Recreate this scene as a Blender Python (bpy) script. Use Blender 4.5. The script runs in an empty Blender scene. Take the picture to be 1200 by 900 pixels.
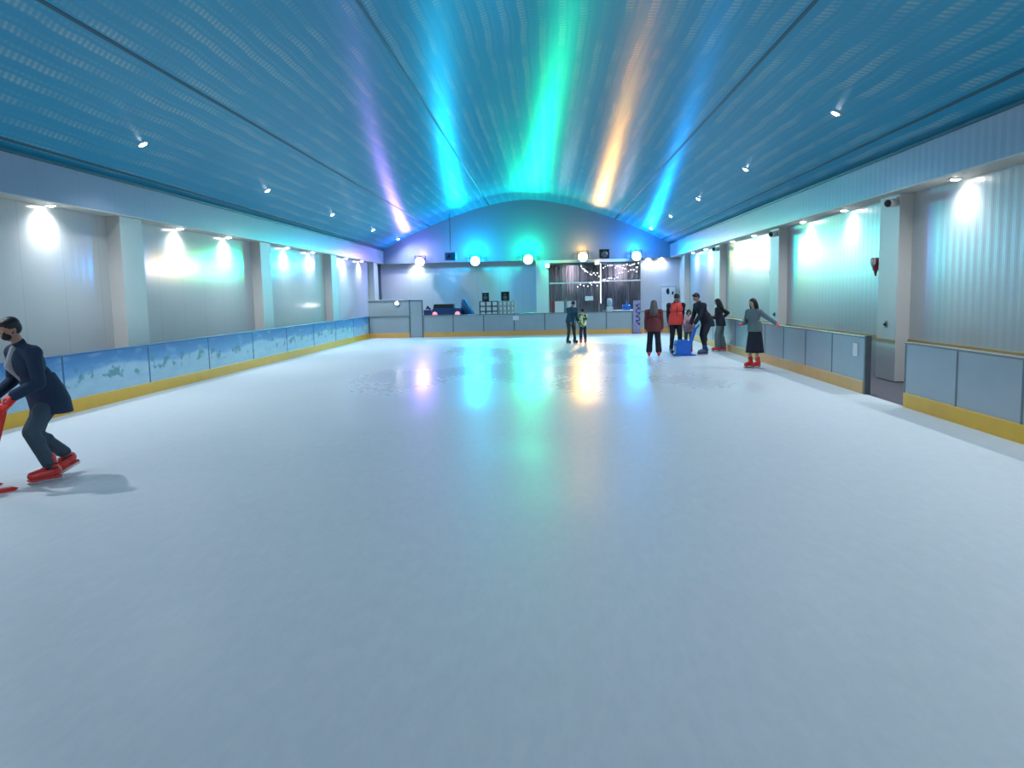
import bpy, bmesh, math, random
from mathutils import Vector, Matrix, Quaternion
random.seed(7)
C = bpy.context.scene.collection
PI = math.pi
V = Vector

# ------------------------------------------------------------------ materials
def ntmat(name):
    m = bpy.data.materials.new(name); m.use_nodes = True
    nt = m.node_tree
    return m, nt, nt.nodes['Principled BSDF']

def N(nt, typ, **kw):
    n = nt.nodes.new(typ)
    for k, v in kw.items(): setattr(n, k, v)
    return n

def mth(nt, op, a, b=None, c=None, clamp=False):
    n = N(nt, 'ShaderNodeMath', operation=op, use_clamp=clamp)
    for i, s in enumerate((a, b, c)):
        if s is None: continue
        if isinstance(s, (int, float)): n.inputs[i].default_value = s
        else: nt.links.new(s, n.inputs[i])
    return n.outputs[0]

def mixc(nt, f, a, b):
    n = N(nt, 'ShaderNodeMix', data_type='RGBA')
    for i, s in ((0, f), (6, a), (7, b)):
        if isinstance(s, (int, float)): n.inputs[i].default_value = s
        elif isinstance(s, tuple): n.inputs[i].default_value = (*s, 1) if len(s) == 3 else s
        else: nt.links.new(s, n.inputs[i])
    return n.outputs[2]

def noise(nt, scale, detail=3, vec=None, rough=.5):
    n = N(nt, 'ShaderNodeTexNoise')
    n.inputs['Scale'].default_value = scale; n.inputs['Detail'].default_value = detail
    n.inputs['Roughness'].default_value = rough
    if vec is not None: nt.links.new(vec, n.inputs['Vector'])
    return n.outputs['Fac']

def coords(nt):
    g = N(nt, 'ShaderNodeTexCoord')
    s = N(nt, 'ShaderNodeSeparateXYZ'); nt.links.new(g.outputs['Object'], s.inputs[0])
    return g.outputs['Object'], s.outputs[0], s.outputs[1], s.outputs[2]

def vmul(nt, vec, xyz):
    n = N(nt, 'ShaderNodeVectorMath', operation='MULTIPLY')
    nt.links.new(vec, n.inputs[0]); n.inputs[1].default_value = xyz
    return n.outputs[0]

def ramp(nt, f, a, b):
    n = N(nt, 'ShaderNodeMapRange', interpolation_type='SMOOTHSTEP')
    nt.links.new(f, n.inputs[0]); n.inputs[1].default_value = a; n.inputs[2].default_value = b
    return n.outputs[0]

def plain(name, col, rough=.5, metal=0., var=.12, scale=9., spec=.5, coat=0.):
    m, nt, b = ntmat(name)
    vec, x, y, z = coords(nt)
    f = noise(nt, scale, 3, vec)
    dark = tuple(c*(1-var) for c in col); light = tuple(min(1, c*(1+var)) for c in col)
    nt.links.new(mixc(nt, f, dark, light), b.inputs['Base Color'])
    b.inputs['Roughness'].default_value = rough; b.inputs['Metallic'].default_value = metal
    b.inputs['Specular IOR Level'].default_value = spec
    b.inputs['Coat Weight'].default_value = coat
    return m

def emit(name, col, strength):
    m, nt, b = ntmat(name)
    b.inputs['Base Color'].default_value = (.8, .8, .8, 1)
    b.inputs['Emission Color'].default_value = (*col, 1)
    b.inputs['Emission Strength'].default_value = strength
    return m

def m_ribbed(name, col, axis, rough=.3, amp=.5, spec=.7):
    """glossy insulated panel with fine vertical ribs"""
    m, nt, b = ntmat(name)
    vec, x, y, z = coords(nt)
    t = y if axis == 'y' else x
    s = mth(nt, 'SINE', mth(nt, 'MULTIPLY', t, 2*PI/.22))
    s2 = mth(nt, 'SINE', mth(nt, 'MULTIPLY', t, 2*PI/.055))
    wob = noise(nt, .9, 2, vec)
    h = mth(nt, 'ADD', mth(nt, 'MULTIPLY', s, .6), mth(nt, 'ADD', mth(nt, 'MULTIPLY', s2, .16), mth(nt, 'MULTIPLY', wob, 3.)))
    bp = N(nt, 'ShaderNodeBump'); bp.inputs['Strength'].default_value = amp; bp.inputs['Distance'].default_value = .004
    nt.links.new(h, bp.inputs['Height']); nt.links.new(bp.outputs[0], b.inputs['Normal'])
    f = noise(nt, .5, 4, vec)
    # thin joints between the sheets
    j = mth(nt, 'LESS_THAN', mth(nt, 'FRACT', mth(nt, 'DIVIDE', t, 1.15)), .012)
    c = mixc(nt, f, tuple(k*.9 for k in col), tuple(min(1, k*1.08) for k in col))
    nt.links.new(mixc(nt, mth(nt, 'MULTIPLY', j, .25), c, (.12, .13, .14)), b.inputs['Base Color'])
    b.inputs['Roughness'].default_value = rough
    b.inputs['Specular IOR Level'].default_value = spec
    return m

def m_ceiling():
    m, nt, b = ntmat('dashed_blue_film')
    vec, x, y, z = coords(nt)
    w = noise(nt, .8, 2, vec)
    xx = mth(nt, 'ADD', x, mth(nt, 'MULTIPLY', w, .13))
    row = mth(nt, 'SINE', mth(nt, 'MULTIPLY', xx, 2*PI/.33))
    row = ramp(nt, row, .25, .8)
    row2 = ramp(nt, mth(nt, 'SINE', mth(nt, 'MULTIPLY', xx, 2*PI/.165)), .3, .9)
    yy = mth(nt, 'ADD', y, mth(nt, 'MULTIPLY', xx, .8))
    dash = ramp(nt, mth(nt, 'SINE', mth(nt, 'MULTIPLY', yy, 2*PI/.13)), -.2, .6)
    patch = ramp(nt, noise(nt, 1., 3, vmul(nt, vec, (1.4, .7, 1))), .36, .62)
    f = mth(nt, 'MULTIPLY', mth(nt, 'MULTIPLY', mth(nt, 'ADD', mth(nt, 'MULTIPLY', row, .62), mth(nt, 'MULTIPLY', row2, .22)), mth(nt, 'MULTIPLY_ADD', dash, .7, .3)), mth(nt, 'MULTIPLY_ADD', patch, .75, .25))
    base = mixc(nt, noise(nt, .35, 3, vec), (.0, .28, .49), (.002, .35, .55))
    nt.links.new(mixc(nt, f, base, (.33, .52, .54)), b.inputs['Base Color'])  # rows of paler dashes mixed over the blue base
    b.inputs['Roughness'].default_value = .34
    b.inputs['Anisotropic'].default_value = .8
    b.inputs['Specular IOR Level'].default_value = .5
    t = N(nt, 'ShaderNodeCombineXYZ'); t.inputs[0].default_value = CEIL_T[0]; t.inputs[1].default_value = CEIL_T[1]
    nt.links.new(t.outputs[0], b.inputs['Tangent'])
    bp = N(nt, 'ShaderNodeBump'); bp.inputs['Strength'].default_value = .25; bp.inputs['Distance'].default_value = .01
    nt.links.new(noise(nt, 2.2, 3, vmul(nt, vec, (.5, 3., 1))), bp.inputs['Height'])
    nt.links.new(bp.outputs[0], b.inputs['Normal'])
    return m
CEIL_T = (0, 1)

def m_ice():
    m, nt, b = ntmat('skated_ice')
    vec, x, y, z = coords(nt)
    f = noise(nt, .35, 5, vec)
    scr = noise(nt, 6., 6, vmul(nt, vec, (1.6, .7, 1)), .65)
    c = mixc(nt, f, (.62, .69, .725), (.69, .755, .78))
    c = mixc(nt, mth(nt, 'MULTIPLY', ramp(nt, scr, .35, .8), .3), c, (.80, .85, .88))
    c = mixc(nt, mth(nt, 'MULTIPLY', ramp(nt, noise(nt, 9., 5, vmul(nt, vec, (2.2, .5, 1)), .7), .4, .7), .18), c, (.5, .6, .68))
    nt.links.new(c, b.inputs['Base Color'])
    # wetter, smoother ice in the middle of the far half, dull skated ice elsewhere
    wy = mth(nt, 'MULTIPLY', ramp(nt, y, 11., 16.), mth(nt, 'SUBTRACT', 1., ramp(nt, y, 25., 31.)))
    wx = mth(nt, 'MULTIPLY', ramp(nt, x, -5.5, -2.5), mth(nt, 'SUBTRACT', 1., ramp(nt, x, 2., 4.5)))
    p = ramp(nt, mth(nt, 'MULTIPLY_ADD', mth(nt, 'MULTIPLY', wx, wy), .34, noise(nt, .42, 1, vmul(nt, vec, (1., .5, 1)))), .46, .98)
    r = mth(nt, 'MULTIPLY_ADD', p, -.18, mth(nt, 'MULTIPLY_ADD', scr, .16, .33))
    nt.links.new(r, b.inputs['Roughness'])
    b.inputs['IOR'].default_value = 1.31
    nt.links.new(mth(nt, 'MULTIPLY_ADD', p, .30, .04), b.inputs['Specular IOR Level'])
    bp = N(nt, 'ShaderNodeBump'); bp.inputs['Strength'].default_value = .08; bp.inputs['Distance'].default_value = .01
    nt.links.new(mth(nt, 'ADD', scr, noise(nt, 1.5, 3, vec)), bp.inputs['Height'])
    nt.links.new(bp.outputs[0], b.inputs['Normal'])
    return m

def m_landscape():
    """printed snow landscape of the left boards"""
    m, nt, b = ntmat('printed_snow_landscape')
    vec, x, y, z = coords(nt)
    n1 = noise(nt, .45, 2, vmul(nt, vec, (0, 1, .3)))
    line = mth(nt, 'MULTIPLY_ADD', n1, .55, .34)          # height of the snow line
    snow = ramp(nt, mth(nt, 'SUBTRACT', line, z), -.05, .05)
    sky = mixc(nt, ramp(nt, z, .45, .95), (.17, .42, .70), (.04, .22, .56))
    cl = ramp(nt, noise(nt, 2., 4, vmul(nt, vec, (0, .8, 3))), .5, .7)
    sky = mixc(nt, mth(nt, 'MULTIPLY', cl, .35), sky, (.35, .6, .8))
    sn = mixc(nt, noise(nt, 3., 4, vmul(nt, vec, (0, .7, 2))), (.24, .50, .70), (.55, .73, .82))
    c = mixc(nt, snow, sky, sn)
    tr = ramp(nt, noise(nt, 3.2, 3, vmul(nt, vec, (0, 1, 1.4))), .53, .62)
    band = mth(nt, 'SUBTRACT', 1., ramp(nt, mth(nt, 'ABSOLUTE', mth(nt, 'SUBTRACT', z, .56)), .08, .2))
    c = mixc(nt, mth(nt, 'MULTIPLY', mth(nt, 'MULTIPLY', tr, band), .75), c, (.03, .22, .27))
    nt.links.new(c, b.inputs['Base Color'])
    b.inputs['Roughness'].default_value = .32
    return m

def m_stripes(name, a, bcol, axis, period, rough=.6):
    m, nt, b = ntmat(name)
    vec, x, y, z = coords(nt)
    t = dict(x=x, y=y, z=z)[axis]
    s = ramp(nt, mth(nt, 'SINE', mth(nt, 'MULTIPLY', t, 2*PI/period)), -.4, .4)
    nt.links.new(mixc(nt, s, a, bcol), b.inputs['Base Color'])
    b.inputs['Roughness'].default_value = rough
    return m

def m_camo():
    m, nt, b = ntmat('green_yellow_white_print')
    vec, x, y, z = coords(nt)
    f = noise(nt, 9., 2, vec)
    c = mixc(nt, ramp(nt, f, .44, .5), (.25, .33, .03), (.85, .85, .6))
    c = mixc(nt, ramp(nt, noise(nt, 7., 2, vmul(nt, vec, (1.3, 1, .8))), .52, .58), c, (.03, .08, .03))
    nt.links.new(c, b.inputs['Base Color']); b.inputs['Roughness'].default_value = .8
    return m

def m_glass():
    m, nt, b = ntmat('door_glass')
    b.inputs['Base Color'].default_value = (.75, .8, .85, 1)
    b.inputs['Transmission Weight'].default_value = 1.
    b.inputs['Roughness'].default_value = .04
    b.inputs['IOR'].default_value = 1.45
    return m

M = {}
M['ice'] = m_ice(); M['ceiling'] = m_ceiling()
M['wall_y'] = m_ribbed('ribbed_white_panel_side', (.44, .46, .455), 'y', .32, .4)
M['wall_l'] = m_ribbed('smooth_white_panel_side', (.58, .60, .585), 'y', .15, .10, .22)
M['wall_x'] = m_ribbed('ribbed_white_panel_end', (.52, .54, .57), 'x', .4, .4)
M['fascia_y'] = m_ribbed('ribbed_pale_blue_fascia_side', (.31, .38, .48), 'y', .28, .5)  # side fascia colour includes some blue reflected from the ceiling
M['fascia_l'] = m_ribbed('smooth_pale_blue_fascia', (.30, .37, .49), 'y', .28, .12, .4)  # same ceiling reflection mixed into the base colour
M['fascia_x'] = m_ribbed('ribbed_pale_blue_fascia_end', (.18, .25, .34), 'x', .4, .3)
M['soffit'] = plain('cream_soffit', (.62, .61, .56), .55)
M['column'] = plain('cream_plaster', (.60, .60, .575), .5, var=.05, scale=2)
M['seam'] = plain('dark_seam_strip', (.01, .09, .14), .5)
M['corner'] = plain('dark_grey_trim', (.12, .13, .16), .5)
M['landscape'] = m_landscape()
M['yellow'] = plain('yellow_kickboard', (.86, .47, .012), .38, var=.1, scale=2.5)
M['tan'] = plain('faded_orange_kickboard', (.80, .42, .12), .4, var=.1, scale=2.5)
M['grey_panel'] = plain('grey_board', (.36, .42, .46), .28, var=.1, scale=1.3)
M['post'] = plain('dark_aluminium', (.14, .16, .18), .35, .6)
M['rail'] = plain('brown_grey_rail', (.17, .17, .17), .4)
M['blue_rail'] = plain('blue_rail', (.03, .12, .3), .4)
M['ochre'] = plain('ochre_strip', (.42, .27, .08), .6)
M['rubber'] = plain('dark_rubber_floor', (.10, .10, .12), .8, var=.25, scale=30)
M['white'] = plain('white_paint', (.75, .76, .75), .45, var=.04)
M['paper'] = plain('paper', (.75, .76, .78), .8, var=.04)
M['black'] = plain('black_plastic', (.012, .013, .016), .4)
M['navy_plastic'] = plain('navy_plastic', (.015, .05, .16), .3)
M['dark_blue'] = plain('dark_blue_cover', (.02, .11, .28), .7)
M['steel'] = plain('steel', (.55, .57, .6), .25, 1.)
M['curtain'] = plain('grey_brown_curtain', (.52, .42, .46), .8, var=.2, scale=4)
M['glass'] = m_glass()
M['lamp'] = emit('lamp_white', (1, .97, .93), 60)
M['flood'] = emit('flood_white', (1, .97, .95), 6)
M['bulb'] = emit('fairy_bulb', (1, .95, .95), 5)
M['red_plastic'] = plain('red_plastic', (.78, .035, .02), .3, var=.08)
M['blue_plastic'] = plain('blue_plastic', (.015, .14, .62), .3, var=.1)
M['red_lens'] = emit('red_lens', (1, .08, .06), .9)
M['skin'] = plain('skin', (.40, .215, .15), .5, var=.08)
M['pale_skin'] = plain('pale_skin', (.55, .34, .26), .5, var=.08)
M['eye'] = plain('eye', (.05, .035, .03), .2)
M['hair'] = plain('black_hair', (.009, .009, .012), .55, scale=60, var=.4)
M['brown_hair'] = plain('grey_brown_hair', (.11, .09, .10), .6, scale=60, var=.3)
M['navy'] = plain('navy_cloth', (.012, .032, .075), .85, scale=25)
M['jeans'] = plain('grey_blue_denim', (.045, .08, .115), .85, scale=25)
M['black_cloth'] = plain('black_cloth', (.010, .014, .028), .85, scale=25)
M['teal_cloth'] = plain('dark_teal_cloth', (.012, .07, .12), .85, scale=25)
M['olive_cloth'] = plain('dark_olive_cloth', (.05, .055, .045), .85, scale=25)
M['maroon'] = plain('maroon_cloth', (.17, .035, .04), .85, scale=25)
M['coral'] = plain('coral_vest', (.85, .07, .055), .7, scale=20)
M['pink'] = plain('pink_cloth', (.62, .40, .45), .85, scale=20)
M['grey_cloth'] = plain('grey_teal_knit', (.13, .19, .21), .9, scale=40)
M['shirt'] = plain('grey_shirt', (.35, .36, .38), .85)
M['camo'] = m_camo()
M['mask'] = plain('black_mask', (.008, .008, .011), .7)
M['red_boot'] = plain('red_skate_shell', (.72, .045, .04), .32, var=.12)
M['dark_boot'] = plain('black_skate_boot', (.02, .02, .03), .4)
M['blue_boot'] = plain('dark_blue_skate_boot', (.02, .04, .12), .4)
M['glove'] = plain('red_glove', (.80, .07, .05), .6)
M['disc_seal'] = plain('rack_white', (.55, .62, .66), .5)

# ------------------------------------------------------------------ mesh helpers
def obj(name, bm, mat, parent=None, smooth=False, loc=None, rot=None):
    me = bpy.data.meshes.new(name)
    bmesh.ops.recalc_face_normals(bm, faces=bm.faces)
    bm.to_mesh(me); bm.free()
    if smooth:
        for p in me.polygons: p.use_smooth = True
    o = bpy.data.objects.new(name, me); C.objects.link(o)
    if mat is not None: me.materials.append(mat)
    if parent is not None: o.parent = parent
    if loc is not None: o.location = loc
    if rot is not None: o.rotation_euler = rot
    return o

def tag(o, label, cat, group=None, kind=None):
    o['label'] = label; o['category'] = cat
    if group: o['group'] = group
    if kind: o['kind'] = kind
    return o

def struct(name, bm, mat, smooth=False):
    o = obj(name, bm, mat, None, smooth); o['kind'] = 'structure'; return o

def thing(name, label, cat, loc=(0, 0, 0), rz=0, group=None, kind=None):
    o = bpy.data.objects.new(name, None); C.objects.link(o)
    o.location = loc; o.rotation_euler = (0, 0, rz); o.empty_display_size = .2
    return tag(o, label, cat, group, kind)

def add_box(bm, lo, hi, bevel=0.):
    r = bmesh.ops.create_cube(bm, size=1)
    vs = r['verts']
    for v in vs:
        v.co = V([lo[i] + (v.co[i]+.5)*(hi[i]-lo[i]) for i in range(3)])
    if bevel > 0:
        es = list({e for v in vs for e in v.link_edges})
        bmesh.ops.bevel(bm, geom=es, offset=bevel, segments=2, affect='EDGES', profile=.6)
    return vs

def box(lo, hi, bevel=0.):
    bm = bmesh.new(); add_box(bm, lo, hi, bevel); return bm

def add_cone(bm, a, b, ra, rb, seg=16, caps=True):
    a, b = V(a), V(b); d = b-a; L = d.length
    if L < 1e-6: return
    q = d.to_track_quat('Z', 'Y').to_matrix().to_4x4()
    bmesh.ops.create_cone(bm, cap_ends=caps, segments=seg, radius1=ra, radius2=rb, depth=L,
                          matrix=Matrix.Translation((a+b)/2) @ q)

def add_ball(bm, c, r, mat3=None, seg=16):
    """ellipsoid: r a number or three radii, mat3 its axes"""
    if isinstance(r, (int, float)): r = (r, r, r)
    mm = (mat3 or Matrix.Identity(3)).to_4x4()
    bmesh.ops.create_uvsphere(bm, u_segments=seg, v_segments=max(6, seg*2//3), radius=1,
                              matrix=Matrix.Translation(V(c)) @ mm @ Matrix.Diagonal((*r, 1)))

def add_caps(bm, a, b, ra, rb, seg=14):
    add_cone(bm, a, b, ra, rb, seg); add_ball(bm, a, ra, None, seg); add_ball(bm, b, rb, None, seg)

def add_chain(bm, pts, rs, seg=12):
    for i in range(len(pts)-1): add_caps(bm, pts[i], pts[i+1], rs[i], rs[i+1], seg)

def add_prism(bm, poly, axis, lo, hi):
    """poly: 2D points in the plane across axis, extruded lo..hi"""
    def P(p, t):
        return {'x': (t, p[0], p[1]), 'y': (p[0], t, p[1]), 'z': (p[0], p[1], t)}[axis]
    a = [bm.verts.new(P(p, lo)) for p in poly]; b = [bm.verts.new(P(p, hi)) for p in poly]
    bm.faces.new(a); bm.faces.new(b[::-1])
    for i in range(len(poly)):
        j = (i+1) % len(poly); bm.faces.new((a[i], b[i], b[j], a[j]))

def add_lathe(bm, prof, seg=24, c=(0, 0, 0)):
    rings = []
    for r, z in prof:
        rings.append([bm.verts.new((c[0]+r*math.cos(2*PI*k/seg), c[1]+r*math.sin(2*PI*k/seg), c[2]+z)) for k in range(seg)])
    for i in range(len(rings)-1):
        for k in range(seg):
            l = (k+1) % seg
            bm.faces.new((rings[i][k], rings[i][l], rings[i+1][l], rings[i+1][k]))
    bm.faces.new(rings[0][::-1]); bm.faces.new(rings[-1])

def remeshed(name, bm, mat, parent, voxel, smooth_it=4):
    """fuse overlapping solids into one continuous surface"""
    o = obj('tmp', bm, None)
    md = o.modifiers.new('r', 'REMESH'); md.mode = 'VOXEL'; md.voxel_size = voxel; md.use_smooth_shade = True
    if smooth_it:
        s = o.modifiers.new('s', 'SMOOTH'); s.factor = .5; s.iterations = smooth_it
    dg = bpy.context.evaluated_depsgraph_get(); dg.update()
    me = bpy.data.meshes.new_from_object(o.evaluated_get(dg))
    me.name = name
    old = o.data; bpy.data.objects.remove(o); bpy.data.meshes.remove(old)
    for p in me.polygons: p.use_smooth = True
    me.materials.clear(); me.materials.append(mat)
    r = bpy.data.objects.new(name, me); C.objects.link(r)
    if parent is not None: r.parent = parent
    return r

# ------------------------------------------------------------------ room numbers (metres)
Y0, YB = -5., 40.                  # ends of the hall, camera stands at y = 0
BL, BR, BB = -7.66, 5.20, 34.2     # rink side of the boards: left, right, back
FL, FR = -8.10, 6.16               # fascia faces
KL, KR = -8.20, 6.42               # column faces
WL, WR = -8.48, 6.66               # wall faces
ZB, ZT = 3.42, 4.08                # fascia bottom / top
XC, ZC, HS = -.97, 6.40, 7.13      # ceiling ridge
BH, KH = .95, .21                  # board height, kickboard height

def ceil_z(x):
    d = min(1., abs(x-XC)/HS)
    return ZC - (ZC-ZT)*d**1.65

# floor, ice, ceiling
struct('floor', box((WL-.3, Y0, -.12), (WR+.3, YB+3, -.012)), M['rubber'])
struct('ice_rink_floor', box((BL-.04, Y0+.5, -.011), (BR+.04, BB+.04, 0)), M['ice'])
bm = bmesh.new()
xs = [XC-HS + 2*HS*i/64 for i in range(65)]
prof = [(x, ceil_z(x)) for x in xs] + [(x, ceil_z(x)+.12) for x in xs[::-1]]
rows = []
for t in (Y0, YB+.1):
    rows.append([bm.verts.new((x, t, z)) for x, z in prof])
n = len(prof)
for i in range(n):
    j = (i+1) % n; bm.faces.new((rows[0][i], rows[1][i], rows[1][j], rows[0][j]))
struct('ceiling', bm, M['ceiling'], True)
# dark seams running the length of the ceiling
trim_no = [0]
def trim(bm, mat, smooth=False):
    trim_no[0] += 1
    return struct('trim_%d' % trim_no[0], bm, mat, smooth)
for d in (-6.93, -4.75, -1.77, 4.42, 6.72):
    x = XC+d; bm = bmesh.new()
    h = .022
    z0, z1 = ceil_z(x-h), ceil_z(x+h)
    add_prism(bm, [(x-h, z0-.012), (x+h, z1-.012), (x+h, z1+.02), (x-h, z0+.02)], 'y', Y0, YB)
    trim(bm, M['seam'])
for x in (FL, FR):
    s = 1 if x < 0 else -1
    trim(box((min(x, x+s*.03), Y0, ZT-.03), (max(x, x+s*.03), YB, ZT+.02)), M['seam'])
# side walls
struct('wall_left', box((WL-.2, Y0, -.012), (WL, YB+.6, ZB+.1)), M['wall_l'])
struct('wall_right', box((WR, Y0, -.012), (WR+.2, YB+.6, ZB+.1)), M['wall_y'])
struct('wall_left_fascia', box((WL-.2, Y0, ZB+.02), (FL, YB, ZT+.05)), M['fascia_l'])
struct('wall_right_fascia', box((FR, Y0, ZB+.02), (WR+.2, YB, ZT+.05)), M['fascia_y'])
trim(box((WL, Y0, ZB), (FL-.002, YB, ZB+.02)), M['soffit'])
trim(box((FR+.002, Y0, ZB), (WR, YB, ZB+.02)), M['soffit'])
trim(box((WR-.02, Y0, .72), (WR, YB+.3, .79)), M['ochre'])
trim(box((WL, Y0, .72), (WL+.02, YB+.3, .79)), M['ochre'])
# columns
LCOL = [15.27 + 7.6*i for i in range(-2, 4)]
RCOL = [14.93 + 7.5*i for i in range(-2, 4)]
for y in LCOL:
    trim(box((WL-.01, y, 0), (KL, y+.85, ZB), .006), M['column'])
for y in RCOL:
    trim(box((KR, y, 0), (WR+.01, y+.85, ZB), .006), M['column'])
for x0, x1 in ((KL, KL+.012), (KR-.012, KR)):
    for y in (LCOL if x0 < 0 else RCOL):
        trim(box((x0, y+.02, .72), (x1, y+.83, .77)), M['ochre'])
# ends
bm = bmesh.new()
pts = [(x, ceil_z(x)+.03) for x in xs]
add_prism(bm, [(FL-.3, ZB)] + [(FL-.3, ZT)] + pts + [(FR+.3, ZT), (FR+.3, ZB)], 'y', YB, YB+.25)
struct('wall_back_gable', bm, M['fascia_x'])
YW = YB+.45
struct('wall_back', box((WL-.2, YW, -.012), (.17, YW+.2, ZB+.2)), M['wall_x'])
struct('wall_back_right', box((4.70, YW-.25, -.012), (WR+.2, YW+.2, ZB+.2)), M['wall_x'])
trim(box((WL, YB+.2, ZB), (WR, YW+.2, ZB+.02)), M['soffit'])
trim(box((WL, YW-.05, 0), (WL+.12, YW, ZB)), M['corner'])
struct('wall_front', box((WL-.2, Y0-.2, -.012), (WR+.2, Y0, ZC+.3)), M['wall_x'])
# doorway at the far end: white pillar, header, glazed doors, pleated curtain behind
trim(box((-.47, YB-.02, 0), (.15, YW, ZB-.12)), M['white'])
trim(box((-.47, YB-.03, ZB-.15), (4.72, YB+.12, ZB-.01)), M['white'])
def glazed(n, x0, x1, mull, rail_z):
    e = thing('door_%d' % n, 'glazed entrance at far end', 'door', (0, 0, 0), kind='structure')
    del e['label']; del e['category']
    y0, y1 = YB+.02, YB+.09
    bm = bmesh.new()
    for x in mull: add_box(bm, (x-.03, y0, 0), (x+.03, y1, 3.26))
    add_box(bm, (x0, y0, 3.2), (x1, y1, 3.27)); add_box(bm, (x0, y0, 0), (x1, y1, .1))
    obj('door_frame', bm, M['corner'], e)
    obj('transom_rail', box((x0, y0-.015, rail_z), (x1, y0+.02, rail_z+.07)), M['white'], e)
    for a, b in zip(mull[:-1], mull[1:]):
        obj('glass_pane', box((a+.03, y0+.03, .1), (b-.03, y0+.04, 3.2)), M['glass'], e)
        obj('door_handle', box((b-.12, y0-.05, 1.0), (b-.09, y0+.03, 1.4)), M['steel'], e)
glazed(1, .18, 2.72, [.2, .78, 1.7, 2.72], 2.24)
glazed(2, 2.74, 4.70, [2.76, 3.35, 4.1, 4.68], 2.30)
struct('wall_behind_doors', box((.1, YW+1.7, -.012), (4.9, YW+1.8, 3.5)), M['wall_x'])
bm = bmesh.new()
def pleat(x0, x1, y, z0, z1, mat, label, per=.11):
    bm = bmesh.new(); nn = int((x1-x0)/.02)
    a = []; b = []
    for i in range(nn+1):
        x = x0+(x1-x0)*i/nn; yy = y+.045*math.sin(2*PI*x/per)+.02*math.sin(2*PI*x/(per*2.7))
        a.append((x, yy)); b.append((x, yy+.012))
    add_prism(bm, a+b[::-1], 'z', z0, z1)
    return tag(obj('curtain', bm, mat, None, True), label, 'curtain')
pleat(.25, 2.66, YW-.05, .03, 3.15, M['curtain'], 'grey brown pleated curtain behind the left glazed doors')
pleat(2.82, 4.62, YW-.05, .9, 3.15, M['curtain'], 'dark pleated curtain behind the glass right of the white upright')
# ------------------------------------------------------------------ boards
def barrier(label, axis, face, out, spans, panel_mat, kick_mat, rail_mat, z_top=BH, post_mat=None):
    """axis along which it runs; face = rink side coordinate; out = sign away from the rink"""
    e = thing('rink_barrier', label, 'barrier', (0, 0, 0))
    t = .07
    def bx(a0, a1, d0, d1, z0, z1, bev=0.):
        p0, p1 = sorted((face+out*d0, face+out*d1))
        if axis == 'y': return box((p0, a0, z0), (p1, a1, z1), bev)
        return box((a0, p0, z0), (a1, p1, z1), bev)
    for a0, a1 in spans:
        obj('panel', bx(a0+.012, a1-.012, .02, t, 0, z_top-.03, .004), panel_mat, e)
    for a in sorted({s for sp in spans for s in sp}):
        obj('post', bx(a-.02, a+.02, .015, t+.03, 0, z_top-.02), post_mat or M['post'], e)
    A0, A1 = spans[0][0], spans[-1][1]
    obj('kick_board', bx(A0, A1, 0, .03, .0, KH, .006), kick_mat, e)
    obj('top_rail', bx(A0-.02, A1+.02, -.005, t+.03, z_top-.03, z_top, .008), rail_mat, e)
    return e
def spans(a, b, n): return [(a+(b-a)*i/n, a+(b-a)*(i+1)/n) for i in range(n)]
barrier('long blue printed rink barrier with snow landscape and yellow kickboard along left wall', 'y', BL, -1, spans(-4.2, 34.2, 14), M['landscape'], M['yellow'], M['blue_rail'], post_mat=M['blue_rail'])
barrier('grey panelled rink barrier nearest on the right, in front of the opening', 'y', BR, 1, [(-4.35, -2.9), (-2.9, -1.45), (-1.45, 0), (0, 1.45), (1.45, 2.9), (2.9, 4.4), (4.4, 5.9), (5.9, 7.4), (7.4, 8.9), (8.9, 10.32), (10.32, 11.78)], M['grey_panel'], M['yellow'], M['rail'])
barrier('grey panelled rink barrier on the right beyond the opening, behind the skaters', 'y', BR, 1, spans(13.28, 34.2, 14), M['grey_panel'], M['tan'], M['rail'])
barrier('grey panelled rink barrier across the far end with pale yellow kickboard', 'x', BB, 1, spans(-5.33, 5.2, 8), M['grey_panel'], M['tan'], M['rail'])
barrier('plain grey rink barrier at the far left corner below the booth', 'x', BB, 1, spans(-7.66, -5.9, 1), M['grey_panel'], M['tan'], M['rail'])
# gate post of the opening
tag(obj('gate_post', box((BR+.0, 13.20, 0), (BR+.10, 13.255, .97), .008), M['post']), 'dark post at far side of the right barrier opening', 'post')
tag(obj('notice', box((BR+.006, 13.55, .60), (BR+.0185, 13.75, .82)), M['paper']), 'small white notice on right barrier beside the opening', 'notice')
tag(obj('notice', box((-1.43, BB+.004, .66), (-1.18, BB+.0185, .86)), M['paper']), 'small white notice stuck on far end barrier below the racks', 'notice')

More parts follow.
